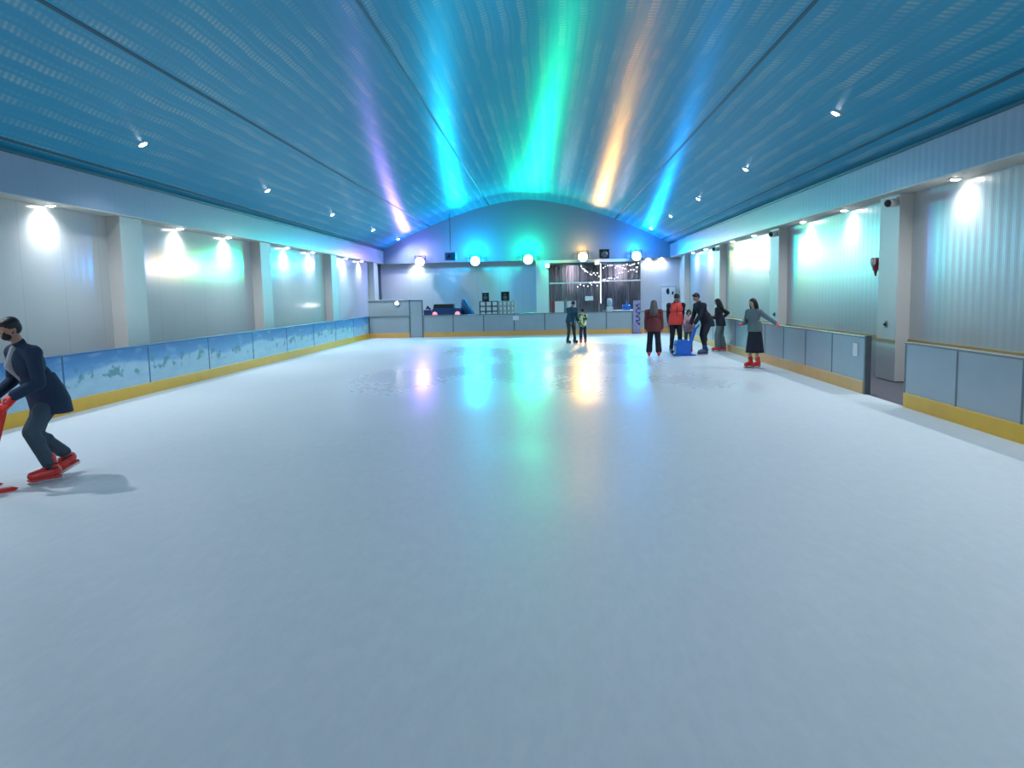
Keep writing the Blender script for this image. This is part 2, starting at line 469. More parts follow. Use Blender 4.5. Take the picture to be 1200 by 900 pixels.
# ------------------------------------------------------------------ lamps
def light(kind, loc, energy, col=(1, 1, 1), size=.08, rot=(0, 0, 0), spot=None, blend=.8, parent=None):
    d = bpy.data.lights.new('lamp_light', kind); d.energy = energy; d.color = col
    d.shadow_soft_size = size
    if spot: d.spot_size = math.radians(spot); d.spot_blend = blend
    o = bpy.data.objects.new('lamp_light', d); C.objects.link(o); o.location = loc; o.rotation_euler = rot
    if parent: o.parent = parent
    return o
P_CEIL, P_SOF = 330., 115.
COOL = (.88, .93, 1.)
ORD = ['nearest', 'second nearest', 'third nearest', 'fourth nearest', 'fifth nearest', 'sixth nearest', 'seventh', 'eighth', 'ninth', 'tenth', 'eleventh', 'twelfth']
def downlight(loc, r, label, group, energy, tilt=None, spot=150, stub=False):
    e = thing('downlight', label, 'downlight', loc, 0, group)
    if tilt: e.rotation_euler = tilt
    bm = bmesh.new(); add_lathe(bm, [(r*.8, 0.01), (r*1.3, .008), (r*1.35, -.004), (r*1.2, -.014), (r*.85, -.012)], 20)
    obj('ring', bm, M['white'], e, True)
    bm = bmesh.new(); add_lathe(bm, [(r*.84, 0), (r*.84, -.012), (r*.6, -.026), (r*.25, -.034)], 20)
    obj('lens', bm, M['lamp'], e, True)
    light('SPOT', (0, 0, -.06), energy, COOL, .06, (0, 0, 0), spot, .9, e)
    return e
Lc = [1.7, 7.95, 14.3, 20.7, 27., 33.4, 39.]
Rc = [1.9, 8., 14.1, 20.2, 26.3, 32., 37.9]
names = ['behind the frame edge', 'just outside the near frame', 'largest', 'second', 'third', 'fourth', 'farthest']
for side, ys, x in (('left', Lc, -7.15), ('right', Rc, 4.95)):
    sl = math.atan2(ceil_z(x+.05)-ceil_z(x-.05), .1)
    for i, y in enumerate(ys):
        downlight((x, y, ceil_z(x)-.004), .075, 'small round spotlight on the %s blue ceiling slope, %s in its row from the camera' % (side, ['first', 'second', 'third', 'fourth', 'fifth', 'sixth', 'last'][i]),
                  'ceiling spotlights', P_CEIL, (0, -sl, 0), 160)
def soffit_row(side, cols, x):
    k = 0
    for i in range(-1, 6):
        base = cols[0]+7.5*i if i < 0 else (cols[i] if i < len(cols) else None)
        if base is None: continue
        for off in (2.85, 5.65):
            y = base+off
            if y < Y0+.5 or y > YB-.3: continue
            k += 1
            downlight((x, y, ZB-.003), .085, 'recessed downlight under the %s fascia washing the wall, %s from the camera' % (side, ['first', 'second', 'third', 'fourth', 'fifth', 'sixth', 'seventh', 'eighth', 'ninth', 'tenth', 'eleventh', 'twelfth', 'thirteenth'][k-1]),
                      '%s fascia downlights' % side, P_SOF, None, 165)
soffit_row('left', LCOL, -8.32); soffit_row('right', RCOL, 6.47)
for x, w in ((5.1, 'first right of the glazed doors'), (5.75, 'second right of the glazed doors'), (-6.5, 'above the left booth'), (1.3, 'added behind the left glazed doors to brighten the curtain'), (3.7, 'added behind the right glazed doors to brighten the curtain')):  # the two behind the doors are added to brighten the curtains
    downlight((x, YB+.12 if x > 5 else YB+.29, ZB-.003), .07, 'recessed downlight under the far end fascia, %s' % w, 'far end downlights', 90, None, 160)

# party lights
def par(loc, col, lens_col, cname, energy, halo, where, lens_e=14, cone=112):
    e = thing('stage_light', '%s glowing stage light on the far end wall, %s' % (cname, where), 'stage light', loc, 0, 'coloured stage lights')
    bm = bmesh.new()
    for (r, a), (r2, a2) in zip([(.12, .30), (.20, .22), (.24, .02)], [(.20, .22), (.24, .02), (.24, 0)]):
        add_cone(bm, (0, a, 0), (0, a2, 0), r, r2, 20)
    obj('housing', bm, M['black'], e, True)
    bm = bmesh.new(); add_ball(bm, (0, -.01, 0), (.225, .07, .225), None, 20)
    obj('lens', bm, emit('lens_'+cname, lens_col, lens_e), e, True)
    bm = bmesh.new()
    add_box(bm, (-.28, .12, -.03), (-.25, .16, .30)); add_box(bm, (.25, .12, -.03), (.28, .16, .30)); add_box(bm, (-.28, .12, .28), (.28, .16, .31))
    add_box(bm, (-.04, .12, .26), (.04, YB-loc[1]-.002, .31))
    obj('bracket', bm, M['black'], e)
    light('SPOT', (0, -.16, 0), energy, col, .12, (-PI/2, 0, 0), cone, .6, e)
    light('POINT', (0, -.25, .42), halo, col, .1, parent=e)  # extra point lamp added to spread a coloured halo on the wall
    return e
par((-6.20, 39.5, 3.46), (.40, .22, 1.), (.80, .6, 1.), 'violet', 420, 90, 'leftmost', 9, 150)
par((-3.45, 39.5, 3.44), (.0, .55, 1.), (.2, .9, 1.), 'cyan', 1300, 260, 'second from left', 26)
par((-.84, 39.5, 3.46), (.0, 1., .42), (.3, 1., .55), 'green', 1500, 200, 'above the white pillar', 26)
par((1.84, 39.5, 3.52), (1., .50, .10), (1., .75, .35), 'amber', 700, 55, 'above the glazed doors')
par((4.45, 39.5, 3.50), (.0, .30, 1.), (.2, .7, 1.), 'blue', 1000, 170, 'rightmost')

# ------------------------------------------------------------------ wall fittings
def cctv(y, which):
    e = thing('security_camera', 'white and black dome security camera at the top of %s' % which, 'camera', (KR-.01, y, 3.27), 0, 'security cameras')
    obj('mount', box((-.03, -.08, -.07), (.03, .08, .10), .015), M['white'], e)
    bm = bmesh.new(); add_cone(bm, (-.02, -.02, .0), (-.20, -.12, -.02), .075, .075, 18)
    obj('body', bm, M['white'], e, True)
    bm = bmesh.new(); add_ball(bm, (-.20, -.12, -.02), .068, None, 16)
    obj('lens', bm, M['black'], e, True)
for y, w in ((RCOL[2]+.12, 'the nearest right column'), (RCOL[3]+.15, 'the second right column'), (RCOL[4]+.15, 'the third right column')): cctv(y, w)
def socket(y, w):
    e = thing('wall_socket', 'small dark wall socket low on %s' % w, 'socket', (KR-.001, y, 1.05), 0, 'column sockets')
    obj('plate', box((-.014, -.045, -.06), (0, .045, .06), .004), M['post'], e)
    obj('plug', box((-.05, -.025, -.03), (-.012, .025, .02), .008), M['black'], e)
for y, w in ((RCOL[2]+.42, 'the nearest right column'), (RCOL[3]+.3, 'the second right column'), (RCOL[4]+.3, 'the third right column')): socket(y, w)
M['deco'] = plain('dark_red_deco', (.30, .02, .03), .5)
M['deco2'] = plain('pale_pink_deco', (.6, .3, .33), .5)
def heart(y, w):
    e = thing('wall_ornament', 'dark red heart ornament on the right wall %s' % w, 'ornament', (WR-.045, y, 2.18), 0, 'red heart ornaments'); e.scale = (.7, .7, .7)
    poly = []
    for k in range(40):
        t = 2*PI*k/40
        poly.append((.0135*16*math.sin(t)**3, .0125*(13*math.cos(t)-5*math.cos(2*t)-2*math.cos(3*t)-math.cos(4*t))+.08))
    bm = bmesh.new(); add_prism(bm, poly, 'x', -.06, .05)
    bmesh.ops.bevel(bm, geom=bm.edges[:], offset=.012, segments=2, affect='EDGES')
    obj('heart', bm, M['deco'], e)
    bm = bmesh.new(); add_cone(bm, (0, -.06, -.30), (0, -.03, .02), .02, .09, 12)
    obj('tail', bm, M['deco'], e)
    bm = bmesh.new(); add_ball(bm, (-.06, .03, .12), (.02, .05, .05), None, 12)
    obj('badge', bm, M['deco2'], e, True)
heart(RCOL[2]+1.5, 'just beyond the nearest column'); heart(RCOL[3]+1.35, 'just beyond the second column')
# grey wall box at the far right
e = thing('wall_cabinet', 'grey cabinet with dark figures poster by the far right corner', 'cabinet', (6.0, YW-.26, 0))
obj('door', box((-.25, -.16, .05), (.42, -.14, 1.96), .004), M['white'], e); obj('body', box((-.28, -.14, .0), (.45, 0, 2.02)), M['grey_panel'], e)
bm = bmesh.new(); add_prism(bm, [(-.02, 1.68), (.05, 1.6), (.12, 1.62), (.13, 1.8), (.08, 1.93), (.02, 1.9), (-.03, 1.8)], 'y', -.168, -.161)
add_prism(bm, [(.25, 1.6), (.32, 1.58), (.34, 1.7), (.30, 1.78), (.24, 1.7)], 'y', -.168, -.161)
obj('sticker', bm, M['black'], e)

# hanging projector and hanging speaker
e = thing('projector', 'dark blue boxy projector hanging from the ceiling by a thin rod', 'projector', (-4.54, 38.5, 3.66))
obj('body', box((-.26, -.2, -.2), (.26, .2, .16), .02), M['dark_blue'], e)
bm = bmesh.new(); add_cone(bm, (-.08, -.26, -.02), (-.08, -.19, -.02), .07, .07, 16); obj('lens', bm, M['black'], e, True)
bm = bmesh.new(); add_cone(bm, (0, 0, .15), (0, 0, ceil_z(-4.54)-3.66), .02, .02, 8); obj('rod', bm, M['post'], e)
e = thing('loudspeaker', 'dark loudspeaker hanging above the glazed doors, right of the amber light', 'loudspeaker', (2.85, 39.1, 3.62))
obj('cabinet', box((-.25, -.16, -.22), (.25, .18, .22), .03), M['black'], e)
bm = bmesh.new(); add_lathe(bm, [(.16, 0), (.15, .012), (.05, .004)], 20); o = obj('cone', bm, M['post'], e, True, (0, -.162, -.03), (PI/2, 0, 0))
bm = bmesh.new(); add_box(bm, (-.05, .17, -.05), (.05, .92, .05)); obj('bracket', bm, M['post'], e)

# white upright with light and fairy lights in front of the doors
e = thing('light_tube', 'thin vertical white glowing tube between the two glazed door sets', 'light tube', (2.73, YB-.06, 0))
bm = bmesh.new(); add_cone(bm, (0, 0, 1.25), (0, 0, 3.2), .018, .018, 10); obj('tube', bm, emit('tube_glow', (1, .95, 1), 1.6), e, True)
bm = bmesh.new(); add_box(bm, (-.03, .02, 1.2), (.03, .05, 3.25)); obj('holder', bm, M['white'], e)
for x, y, z, lab, en in ((.10, YB-.14, 3.14, 'white flood lamp at the top of the white pillar', 60), (2.55, YB-.14, 3.24, 'white flood lamp above the middle of the glazed doors', 80)):
    e = thing('flood_lamp', lab, 'lamp', (x, y, z), 0)
    obj('housing', box((-.11, -.02, -.10), (.11, .10, .10), .015), M['white'], e)
    obj('lens', box((-.09, -.035, -.085), (.09, -.018, .085), .006), M['flood'], e)
    light('SPOT', (0, -.08, 0), en, COOL, .06, (-math.radians(60), 0, 0), 140, .9, e)
def string_lights(pts, n, sag, label, r=.022):
    e = thing('fairy_light_string', label, 'string lights', (0, 0, 0))
    P = []
    for a, b in zip(pts[:-1], pts[1:]):
        for k in range(8):
            t = k/8; p = V(a).lerp(V(b), t); p.z -= sag*4*t*(1-t); P.append(p)
    P.append(V(pts[-1]))
    bm = bmesh.new()
    for a, b in zip(P[:-1], P[1:]): add_cone(bm, a, b, .006, .006, 5)
    obj('cable', bm, M['white'], e)
    for k in range(n):
        t = (k+.5)/n*(len(P)-1); i = int(t); p = P[i].lerp(P[min(i+1, len(P)-1)], t-i)
        p = p + V((random.uniform(-.03, .03), 0, -random.choice((.03, .06, .12, .2))))
        bm = bmesh.new(); add_ball(bm, p, r*random.uniform(.8, 1.3), None, 8)
        obj('bulb', bm, M['bulb'], e, True)
yl = YB-.05
string_lights([(1.75, yl, 3.2), (2.05, yl, 2.85), (2.70, yl, 2.78)], 14, .05, 'white fairy lights hanging in short drops above the left glazed doors')
string_lights([(1.5, yl, 2.30), (2.1, yl, 2.3), (2.5, yl, 2.38), (2.70, yl, 2.34)], 11, .06, 'white fairy lights along the door rail left of the tube light')
string_lights([(2.8, yl, 3.2), (3.5, yl, 3.18), (4.2, yl, 3.2), (4.66, yl, 3.22)], 18, .05, 'white fairy lights along the top of the right glazed doors')
string_lights([(2.8, yl, 2.42), (3.3, yl, 2.6), (3.9, yl, 2.95), (4.6, yl, 2.9)], 14, .05, 'white fairy lights looping across the right glazed doors')
tag(obj('name_board', box((1.95, YB-.02, 1.38), (2.35, YB+.0, 1.60)), M['paper']), 'small white plate on the glazed doors', 'notice')

# ------------------------------------------------------------------ things behind the far barrier
# booth at the far left
e = thing('booth_counter', 'grey booth with high counter in the far left corner', 'counter', (-6.9, 35., 0))
obj('front', box((-.95, 0, 0), (.92, .06, 1.6)), M['grey_panel'], e); obj('counter_top', box((-.98, -.06, 1.6), (.95, .5, 1.65), .01), M['grey_panel'], e)
obj('side', box((.86, .06, 0), (.92, 1.4, 1.6)), M['grey_panel'], e)
e = thing('rink_gate', 'tall grey gate right of the booth, higher than the barrier', 'gate', (-5.6, BB, 0))
obj('panel', box((-.28, .0, .02), (.27, .06, 1.56), .008), M['grey_panel'], e)
bm = bmesh.new()
for x in (-.3, .25): add_box(bm, (x, -.01, 0), (x+.04, .07, 1.6))
add_box(bm, (-.3, -.01, 1.56), (.29, .07, 1.6)); obj('frame', bm, M['post'], e)
e = thing('round_lamp', 'small bright round lamp on the booth front in the far left corner', 'lamp', (-6.56, 34.97, 1.48))
bm = bmesh.new(); add_cone(bm, (0, .02, 0), (0, -.03, 0), .09, .09, 16); obj('ring', bm, M['white'], e, True)
bm = bmesh.new(); add_ball(bm, (0, -.035, 0), (.065, .03, .065), None, 14); obj('lens', bm, M['lamp'], e, True)
# raised stage that carries them
struct('floor_stage', box((-5.5, BB+.25, -.01), (0, 38.2, .55)), M['rubber'])
S = .55
e = thing('arcade_cabinet', 'small dark blue cabinet with a red bow on top, next to the tall rink gate', 'cabinet', (-5.35, 36., S))
obj('body', (lambda b: (add_prism(b, [(-.17, 0), (.19, 0), (.12, .60), (-.17, .60)], 'y', -.2, .2), b)[1])(bmesh.new()), M['navy_plastic'], e)
obj('base', box((-.18, -.22, .02), (.2, .21, .1)), M['deco'], e)
bm = bmesh.new(); add_caps(bm, (-.06, 0, .66), (.0, 0, .72), .04, .06, 10); add_caps(bm, (.0, 0, .72), (.09, 0, .64), .05, .04, 10)
obj('bow', bm, M['deco'], e, True)
# kiddie ride car
e = thing('toy_car', 'dark blue ride-on toy car with two round red lights behind far barrier', 'toy car', (-4.54, 36.5, S))
bm = bmesh.new(); add_prism(bm, [(-.67, .12), (.67, .12), (.69, .45), (.66, .64), (.3, .66), (-.60, .66), (-.68, .5)], 'y', -.4, .6)
bmesh.ops.bevel(bm, geom=bm.edges[:], offset=.03, segments=2, affect='EDGES'); obj('body', bm, M['navy_plastic'], e)
bm = bmesh.new(); add_prism(bm, [(-.62, .62), (.32, .62), (.30, .84), (-.58, .84)], 'y', -.2, .4); obj('cabin', bm, M['black'], e)
bm = bmesh.new(); add_box(bm, (-.6, -.43, .26), (.6, -.40, .31)); obj('stripe', bm, M['deco'], e)
for x in (-.52, .52):
    bm = bmesh.new(); add_cone(bm, (x, -.44, .38), (x, -.39, .38), .11, .13, 18); obj('tail_light', bm, M['red_lens'], e, True)
for x in (-.55, .55):
    for y in (-.28, .45):
        bm = bmesh.new(); add_cone(bm, (x-.06, y, .13), (x+.06, y, .13), .13, .13, 18); obj('wheel', bm, M['black'], e, True)
# covered slope
bm = bmesh.new()
add_prism(bm, [(0, 0), (.82, 0), (.72, .12), (.5, .38), (.30, .78), (.16, 1.02), (.05, 1.05), (0, .9)], 'y', -.3, .35)
bmesh.ops.bevel(bm, geom=bm.edges[:], offset=.025, segments=2, affect='EDGES')
tag(obj('covered_slide', bm, M['dark_blue'], None, True, (-3.9, 36.9, S)), 'dark blue covered slide sloping down to the right of the toy car', 'slide')
def rack(x, w, cells_x, cells_z, label, frame, fill, skates):
    e = thing('skate_rack', label, 'rack', (x, 37., S))
    bm = bmesh.new(); h = .92
    for i in range(cells_x+1): add_box(bm, (w*i/cells_x-.02, -.2, 0), (w*i/cells_x+.012, .2, h))
    for k in range(cells_z+1): add_box(bm, (0, -.2, h*k/cells_z-.012 if k else 0), (w, .2, h*k/cells_z+.012))
    obj('frame', bm, frame, e)
    obj('back_panel', box((0, .18, 0), (w, .2, h)), fill, e)
    for i in range(cells_x):
        for k in range(cells_z):
            bm = bmesh.new(); a, b_ = w*i/cells_x+.035, w*(i+1)/cells_x-.035; c, d_ = h*k/cells_z+.03, h*(k+1)/cells_z-.025
            if random.random() >= skates:
                add_box(bm, (a, -.215, c), (b_, -.19, d_), .006); obj('locker_door', bm, M['white'], e); continue
            bm.free()
            if 1:
                cx = w*(i+.5)/cells_x; cz = h*k/cells_z+.03
                bm = bmesh.new(); add_box(bm, (cx-.05, -.12, cz), (cx+.05, .12, cz+.07), .02); add_box(bm, (cx-.04, .02, cz+.05), (cx+.04, .12, cz+.17), .015)
                o = obj('skate', bm, M['black'] if frame is M['disc_seal'] else M['white'])
                o.location = (x, 37., S)
                tag(o, 'skate stored in a compartment of the %s' % ('left dark rack' if frame is M['post'] else 'right white rack'), 'skate', 'skates in %s rack' % ('left' if frame is M['post'] else 'right'))
    return e
rack(-3.06, .84, 3, 4, 'dark framed skate rack with white back, left of the white rack', M['post'], M['corner'], .2)
rack(-2.18, .74, 4, 4, 'white gridded locker rack on the stage, right of the dark rack', M['disc_seal'], M['corner'], 0.)
def speaker(x, w, h, label):
    e = thing('loudspeaker', label, 'loudspeaker', (x, 37., S+.932))
    obj('cabinet', box((-w/2, -.15, 0), (w/2, .15, h), .03), M['black'], e)
    for zc, r in ((.14, .09), (.29, .045)):
        bm = bmesh.new(); add_cone(bm, (0, -.165, zc), (0, -.149, zc), r*.9, r, 16); obj('cone', bm, M['post'], e, True)
speaker(-2.79, .31, .40, 'dark loudspeaker standing on the left dark skate rack')
speaker(-1.88, .38, .42, 'dark loudspeaker standing on the right white skate rack')
# notice boards
M['red_edge'] = plain('red_board_edge', (.35, .05, .06), .6)
for x, w, m, lab in ((.39, .40, M['paper'], 'pale notice board with red edge left of the dark clothed skater'), (.93, .40, M['paper'], 'white notice board directly behind the dark clothed skater')):
    e = thing('notice_board', lab, 'notice board', (x, 35.5, 0))
    obj('board', box((0, 0, .9), (w, .03, 1.42)), m, e)
    bm = bmesh.new(); add_box(bm, (.02, .03, 0), (.06, .06, 1.4)); add_box(bm, (w-.06, .03, 0), (w-.02, .06, 1.4)); obj('stand', bm, M['red_edge'] if x < .5 else M['post'], e)
    if x < .5: obj('edge_strip', box((-.14, .0, .9), (-.0, .03, 1.42)), M['red_edge'], e)
# table and chairs behind the right part of the far barrier
def plastic_chair(x, y, rz, mat, label):
    e = thing('plastic_chair', label, 'chair', (x, y, 0), rz)
    obj('seat', box((-.21, -.2, .42), (.21, .2, .46), .015), mat, e)
    bm = bmesh.new(); add_box(bm, (-.2, .17, .46), (.2, .21, .52), .01); add_box(bm, (-.2, .19, .76), (.2, .23, .88), .015)
    for i in range(5): add_box(bm, (-.19+.0875*i-.02*0, .18, .5), (-.16+.0875*i, .22, .8))
    obj('backrest', bm, mat, e)
    for sx in (-.18, .18):
        for sy in (-.17, .18):
            bm = bmesh.new(); add_cone(bm, (sx*1.1, sy*1.1, 0), (sx, sy, .43), .016, .02, 8); obj('leg', bm, mat, e)
    return e
plastic_chair(2.6, 36.9, .3, M['white'], 'white plastic chair behind far barrier beside the blue bag')
plastic_chair(4.05, 37.0, -.4, M['white'], 'white plastic chair behind far barrier at the right')
e = thing('table', 'white topped table behind the far barrier carrying the blue bag', 'table', (3.55, 36.2, 0))
obj('tabletop', box((-.5, -.3, .93), (.5, .3, .97), .01), M['white'], e)
for sx in (-.45, .45):
    for sy in (-.25, .25): obj('leg', box((sx-.02, sy-.02, 0), (sx+.02, sy+.02, .93)), M['post'], e)
e = thing('bag', 'blue bag on the white table behind the far barrier', 'bag', (3.62, 36.15, .972))
bm = bmesh.new(); add_box(bm, (-.18, -.1, 0), (.18, .1, .22), .05); obj('body', bm, M['blue_plastic'], e, True)
bm = bmesh.new(); add_chain(bm, [(-.1, 0, .2), (-.07, 0, .31), (.07, 0, .31), (.1, 0, .2)], [.012]*4, 8); obj('strap', bm, M['blue_plastic'], e, True)
e = thing('water_dispenser', 'white upright dispenser seen through the gap left of the table', 'dispenser', (2.98, 37.6, 0))
obj('body', box((-.14, -.15, 0), (.14, .15, 1.1), .02), M['white'], e); bm = bmesh.new(); add_lathe(bm, [(.05, 1.1), (.12, 1.17), (.12, 1.42), (.08, 1.48)], 18); obj('bottle', bm, M['disc_seal'], e, True)
# banner post with doodle at the barrier
M['lilac'] = plain('lilac_banner', (.30, .27, .48), .5)
e = thing('banner_stand', 'narrow lilac banner with dark blue looping doodle in front of the far barrier', 'banner', (3.85, BB-.08, 0))
obj('banner', box((-.15, 0, .03), (.15, .015, 1.40)), M['lilac'], e)
obj('foot', box((-.2, -.1, 0), (.2, .07, .03), .005), M['post'], e)
bm = bmesh.new()
pp = [V((.05+.09*math.sin(t*1.7), -.004, .35+.06*t+.03*math.cos(t*2.3))) for t in [k*.5 for k in range(32)]]
for a, b in zip(pp[:-1], pp[1:]): add_cone(bm, a, b, .018, .018, 6)
obj('doodle', bm, M['blue_boot'], e)

# ------------------------------------------------------------------ people
def ik(a, c, l1, l2, pole):
    a, c, pole = V(a), V(c), V(pole)
    d = c-a; L = d.length
    if L > (l1+l2)*.995:
        c = a + d.normalized()*(l1+l2)*.995; d = c-a; L = d.length
    u = d.normalized()
    k = (l1*l1-l2*l2+L*L)/(2*L); h = math.sqrt(max(0, l1*l1-k*k))
    p = (pole - u*pole.dot(u)).normalized()
    return a+u*k+p*h, c

def frame3(fwd, up):
    """columns: forward, left, up"""
    f = V(fwd).normalized(); l = V(up).cross(f).normalized(); u = f.cross(l)
    return Matrix((f, l, u)).transposed()

def hand_geo(bm, w, d, palm, s, side, curl, inflate=0.):
    """five separate fingers on a palm; w wrist, d direction, palm = palm normal, s = hand length"""
    d = V(d).normalized(); n = (V(palm)-d*V(palm).dot(d)).normalized(); t = d.cross(n)*side   # t points to the thumb side
    mt = Matrix((d, t, n)).transposed()
    add_ball(bm, w+d*s*.24, (s*.30+inflate, s*.21+inflate, s*.085+inflate), mt, 14)
    add_ball(bm, w+d*s*.38, (s*.15+inflate, s*.22+inflate, s*.075+inflate), mt, 12)
    for off, ln, r in ((.15, .44, .047), (.05, .50, .050), (-.05, .46, .047), (-.145, .36, .040)):
        p = w+d*s*.44+t*s*off; ang = 0; dirv = d + t*off*.5
        rr = s*r+inflate
        for seg, fr in enumerate((.42, .32, .26)):
            ang += curl*(.8 if seg == 0 else 1.)
            dv = (dirv.normalized()*math.cos(ang)+n*math.sin(ang))
            q = p+dv*s*ln*fr; add_caps(bm, p, q, rr, rr*.92, 8); p = q; rr *= .92
    p = w+d*s*.14+t*s*.15; rr = s*.055+inflate
    dv = (t*.75+d*.65+n*.25).normalized(); q = p+dv*s*.22; add_caps(bm, p, q, rr*1.2, rr, 8)
    dv = (t*.25+d*.85+n*.5*(1 if curl > .4 else .4)).normalized(); p = q; q = p+dv*s*.19; add_caps(bm, p, q, rr, rr*.85, 8)

def make_person(label, loc, heading, H, lean=0., pelvis_z=None, pelvis_fwd=0., head_pitch=0., head_yaw=0., hands=None, feet=None,
                top='navy', bottom='jeans', skate='red_boot', skin='skin', hair='short', hair_mat='hair', mask=False, gloves=None,
                sleeves=True, sleeve_mat=None, skirt=None, wide=0., shirt=None, voxel=None, slim=1., curl=.75, hem=.0, palms=None, foot_tilt=(0., 0.), vest=None, side_lean=0.):
    """x forward, y left, z up in the person's own frame; skates lift the feet by .09"""
    root = None
    vx = voxel or H*.0065
    LIFT = .075
    k = H
    fwd, left, up = V((1, 0, 0)), V((0, 1, 0)), V((0, 0, 1))
    pz = pelvis_z if pelvis_z is not None else .52*k+LIFT
    pel = V((pelvis_fwd, 0, pz))
    sd = V((math.sin(lean), side_lean, math.cos(lean))).normalized()       # spine direction
    sf = V((math.cos(lean), 0, -math.sin(lean)))
    mid = pel+sd*.12*k
    chest = pel+sd*.225*k+sf*.012*k
    shc = pel+sd*.295*k
    neck = pel+sd*.325*k-sf*.004*k
    nd = (sd+up*.6).normalized()
    hp = head_pitch
    hq = Quaternion((0, 0, 1), head_yaw)
    hf = hq @ V((math.cos(hp), 0, -math.sin(hp))); hl = hq @ V((0, 1, 0)); hu = hf.cross(hl)
    hh = k/7.5
    hc = neck+nd*.055*k+hu*hh*.42+hf*hh*.10
    HM = Matrix((hf, hl, hu)).transposed()
    shw = .108*k*slim; hpw = .052*k
    sh = {s: shc+left*s*shw-sd*.012*k for s in (1, -1)}
    hip = {s: pel+left*s*hpw-sd*.005*k for s in (1, -1)}
    hd = {}; el = {}; kn = {}; an = {}
    la, lf = .170*k, .148*k
    for s in (1, -1):
        t = V(hands[0 if s == 1 else 1])
        el[s], hd[s] = ik(sh[s], t, la, lf, left*s*.5-up*.6-fwd*.7)
    lt, ll = .238*k, .235*k
    for s in (1, -1):
        f = V(feet[0 if s == 1 else 1]); f = V((f.x, f.y, f.z+.05*k+LIFT))
        kn[s], an[s] = ik(hip[s], f, lt, ll, fwd+left*s*.08)
    TM = Matrix((sf, left, sd)).transposed()
    PM = Matrix((fwd, left, up)).transposed()
    hs = .100*k; 
    def torso(bm, g):
        add_ball(bm, pel+sd*.01*k, (.062*k*slim+g, .088*k*slim+g, .075*k+g), TM, 16)
        add_ball(bm, mid, (.056*k*slim+g, .076*k*slim+g, .095*k), TM, 16)
        add_ball(bm, chest, (.066*k*slim+g, .096*k*slim+g, .105*k), TM, 18)
        for s in (1, -1):
            add_caps(bm, neck-sd*.02*k, sh[s]-left*s*(.02*k if vest and g else 0), .030*k+g, (.034*k+g)*(.8 if vest and g else 1), 12)
            if not (vest and g): add_ball(bm, sh[s], .038*k+g, None, 12)
    def arm(bm, s, g, upto=1.):
        add_caps(bm, sh[s], el[s], .034*k+g, .025*k+g, 12)
        w = el[s].lerp(hd[s], upto); add_caps(bm, el[s], w, .025*k+g, (.0165*k if g == 0 else .021*k)+g, 12)
    def leg(bm, s, g, upto=1., flare=0.):
        add_caps(bm, hip[s], kn[s], .050*k*slim+g, .033*k+g+flare*.4, 14)
        w = kn[s].lerp(an[s], upto); add_caps(bm, kn[s], w, .033*k+g+flare*.4, .021*k+g+flare, 14)
        c = kn[s].lerp(an[s], .3)-fwd*.010*k; add_ball(bm, c, (.030*k+g+flare*.5), None, 12)
    # ---- the body, one surface
    bm = bmesh.new()
    torso(bm, 0)
    add_caps(bm, neck-sd*.03*k, hc-hu*hh*.25-hf*hh*.05, .033*k, .030*k, 14)
    add_ball(bm, hc+hu*hh*.10-hf*hh*.05, (hh*.42, hh*.335, hh*.40), HM, 20)         # skull
    add_ball(bm, hc-hu*hh*.10+hf*hh*.10, (hh*.27, hh*.27, hh*.33), HM, 18)           # face
    add_ball(bm, hc-hu*hh*.34+hf*hh*.17, (hh*.15, hh*.17, hh*.12), HM, 14)           # chin
    add_caps(bm, hc+hu*hh*.03+hf*hh*.36, hc-hu*hh*.12+hf*hh*.44, hh*.035, hh*.06, 8)  # nose
    add_ball(bm, hc-hu*hh*.235+hf*hh*.315, (hh*.05, hh*.11, hh*.035), HM, 10)        # lips
    add_ball(bm, hc+hu*hh*.08+hf*hh*.325, (hh*.05, hh*.22, hh*.035), HM, 10)         # brow
    for s in (1, -1):
        add_ball(bm, hc+hl*s*hh*.335-hu*hh*.04-hf*hh*.03, (hh*.07, hh*.03, hh*.12), HM, 10)
        arm(bm, s, 0); leg(bm, s, 0)
        d = (hd[s]-el[s]).normalized()
        pn = V(palms[0 if s == 1 else 1]) if palms else -up
        hand_geo(bm, hd[s], (d+(fwd*.3 if curl > .6 else V((0, 0, 0)))).normalized(), pn, hs, s, curl)
        fd = fwd
        add_caps(bm, an[s], an[s]-up*.02*k, .022*k, .018*k, 10)
    body = remeshed('person', bm, M[skin], None, vx)
    tag(body, label, 'person')
    body.location = loc; body.rotation_euler = (0, 0, heading)
    # ---- eyes
    for s in (1, -1):
        bm = bmesh.new(); add_ball(bm, hc+hl*s*hh*.125+hu*hh*.0+hf*hh*.335, hh*.05, None, 10); obj('eye', bm, M['eye'], body, True)
    # ---- hair
    bm = bmesh.new()
    add_ball(bm, hc+hu*hh*.18-hf*hh*.10, (hh*.43, hh*.37, hh*.36), HM, 20)
    add_ball(bm, hc+hu*hh*.02-hf*hh*.20, (hh*.32, hh*.345, hh*.34), HM, 18)
    if hair == 'long':
        for s in (1, -1):
            add_chain(bm, [hc+hl*s*hh*.28+hu*hh*.1-hf*hh*.05, hc+hl*s*hh*.34-hu*hh*.25-hf*hh*.04, hc+hl*s*hh*.36-hu*hh*.75+hf*hh*.02], [hh*.2, hh*.2, hh*.13], 12)
        add_chain(bm, [hc-hf*hh*.20, hc-hf*hh*.28-hu*hh*.5, neck-sf*.075*k-sd*.06*k], [hh*.42, hh*.40, hh*.24], 14)
    elif hair == 'bob':
        for s in (1, -1):
            add_chain(bm, [hc+hl*s*hh*.25+hu*hh*.1, hc+hl*s*hh*.33-hu*hh*.35], [hh*.2, hh*.15], 12)
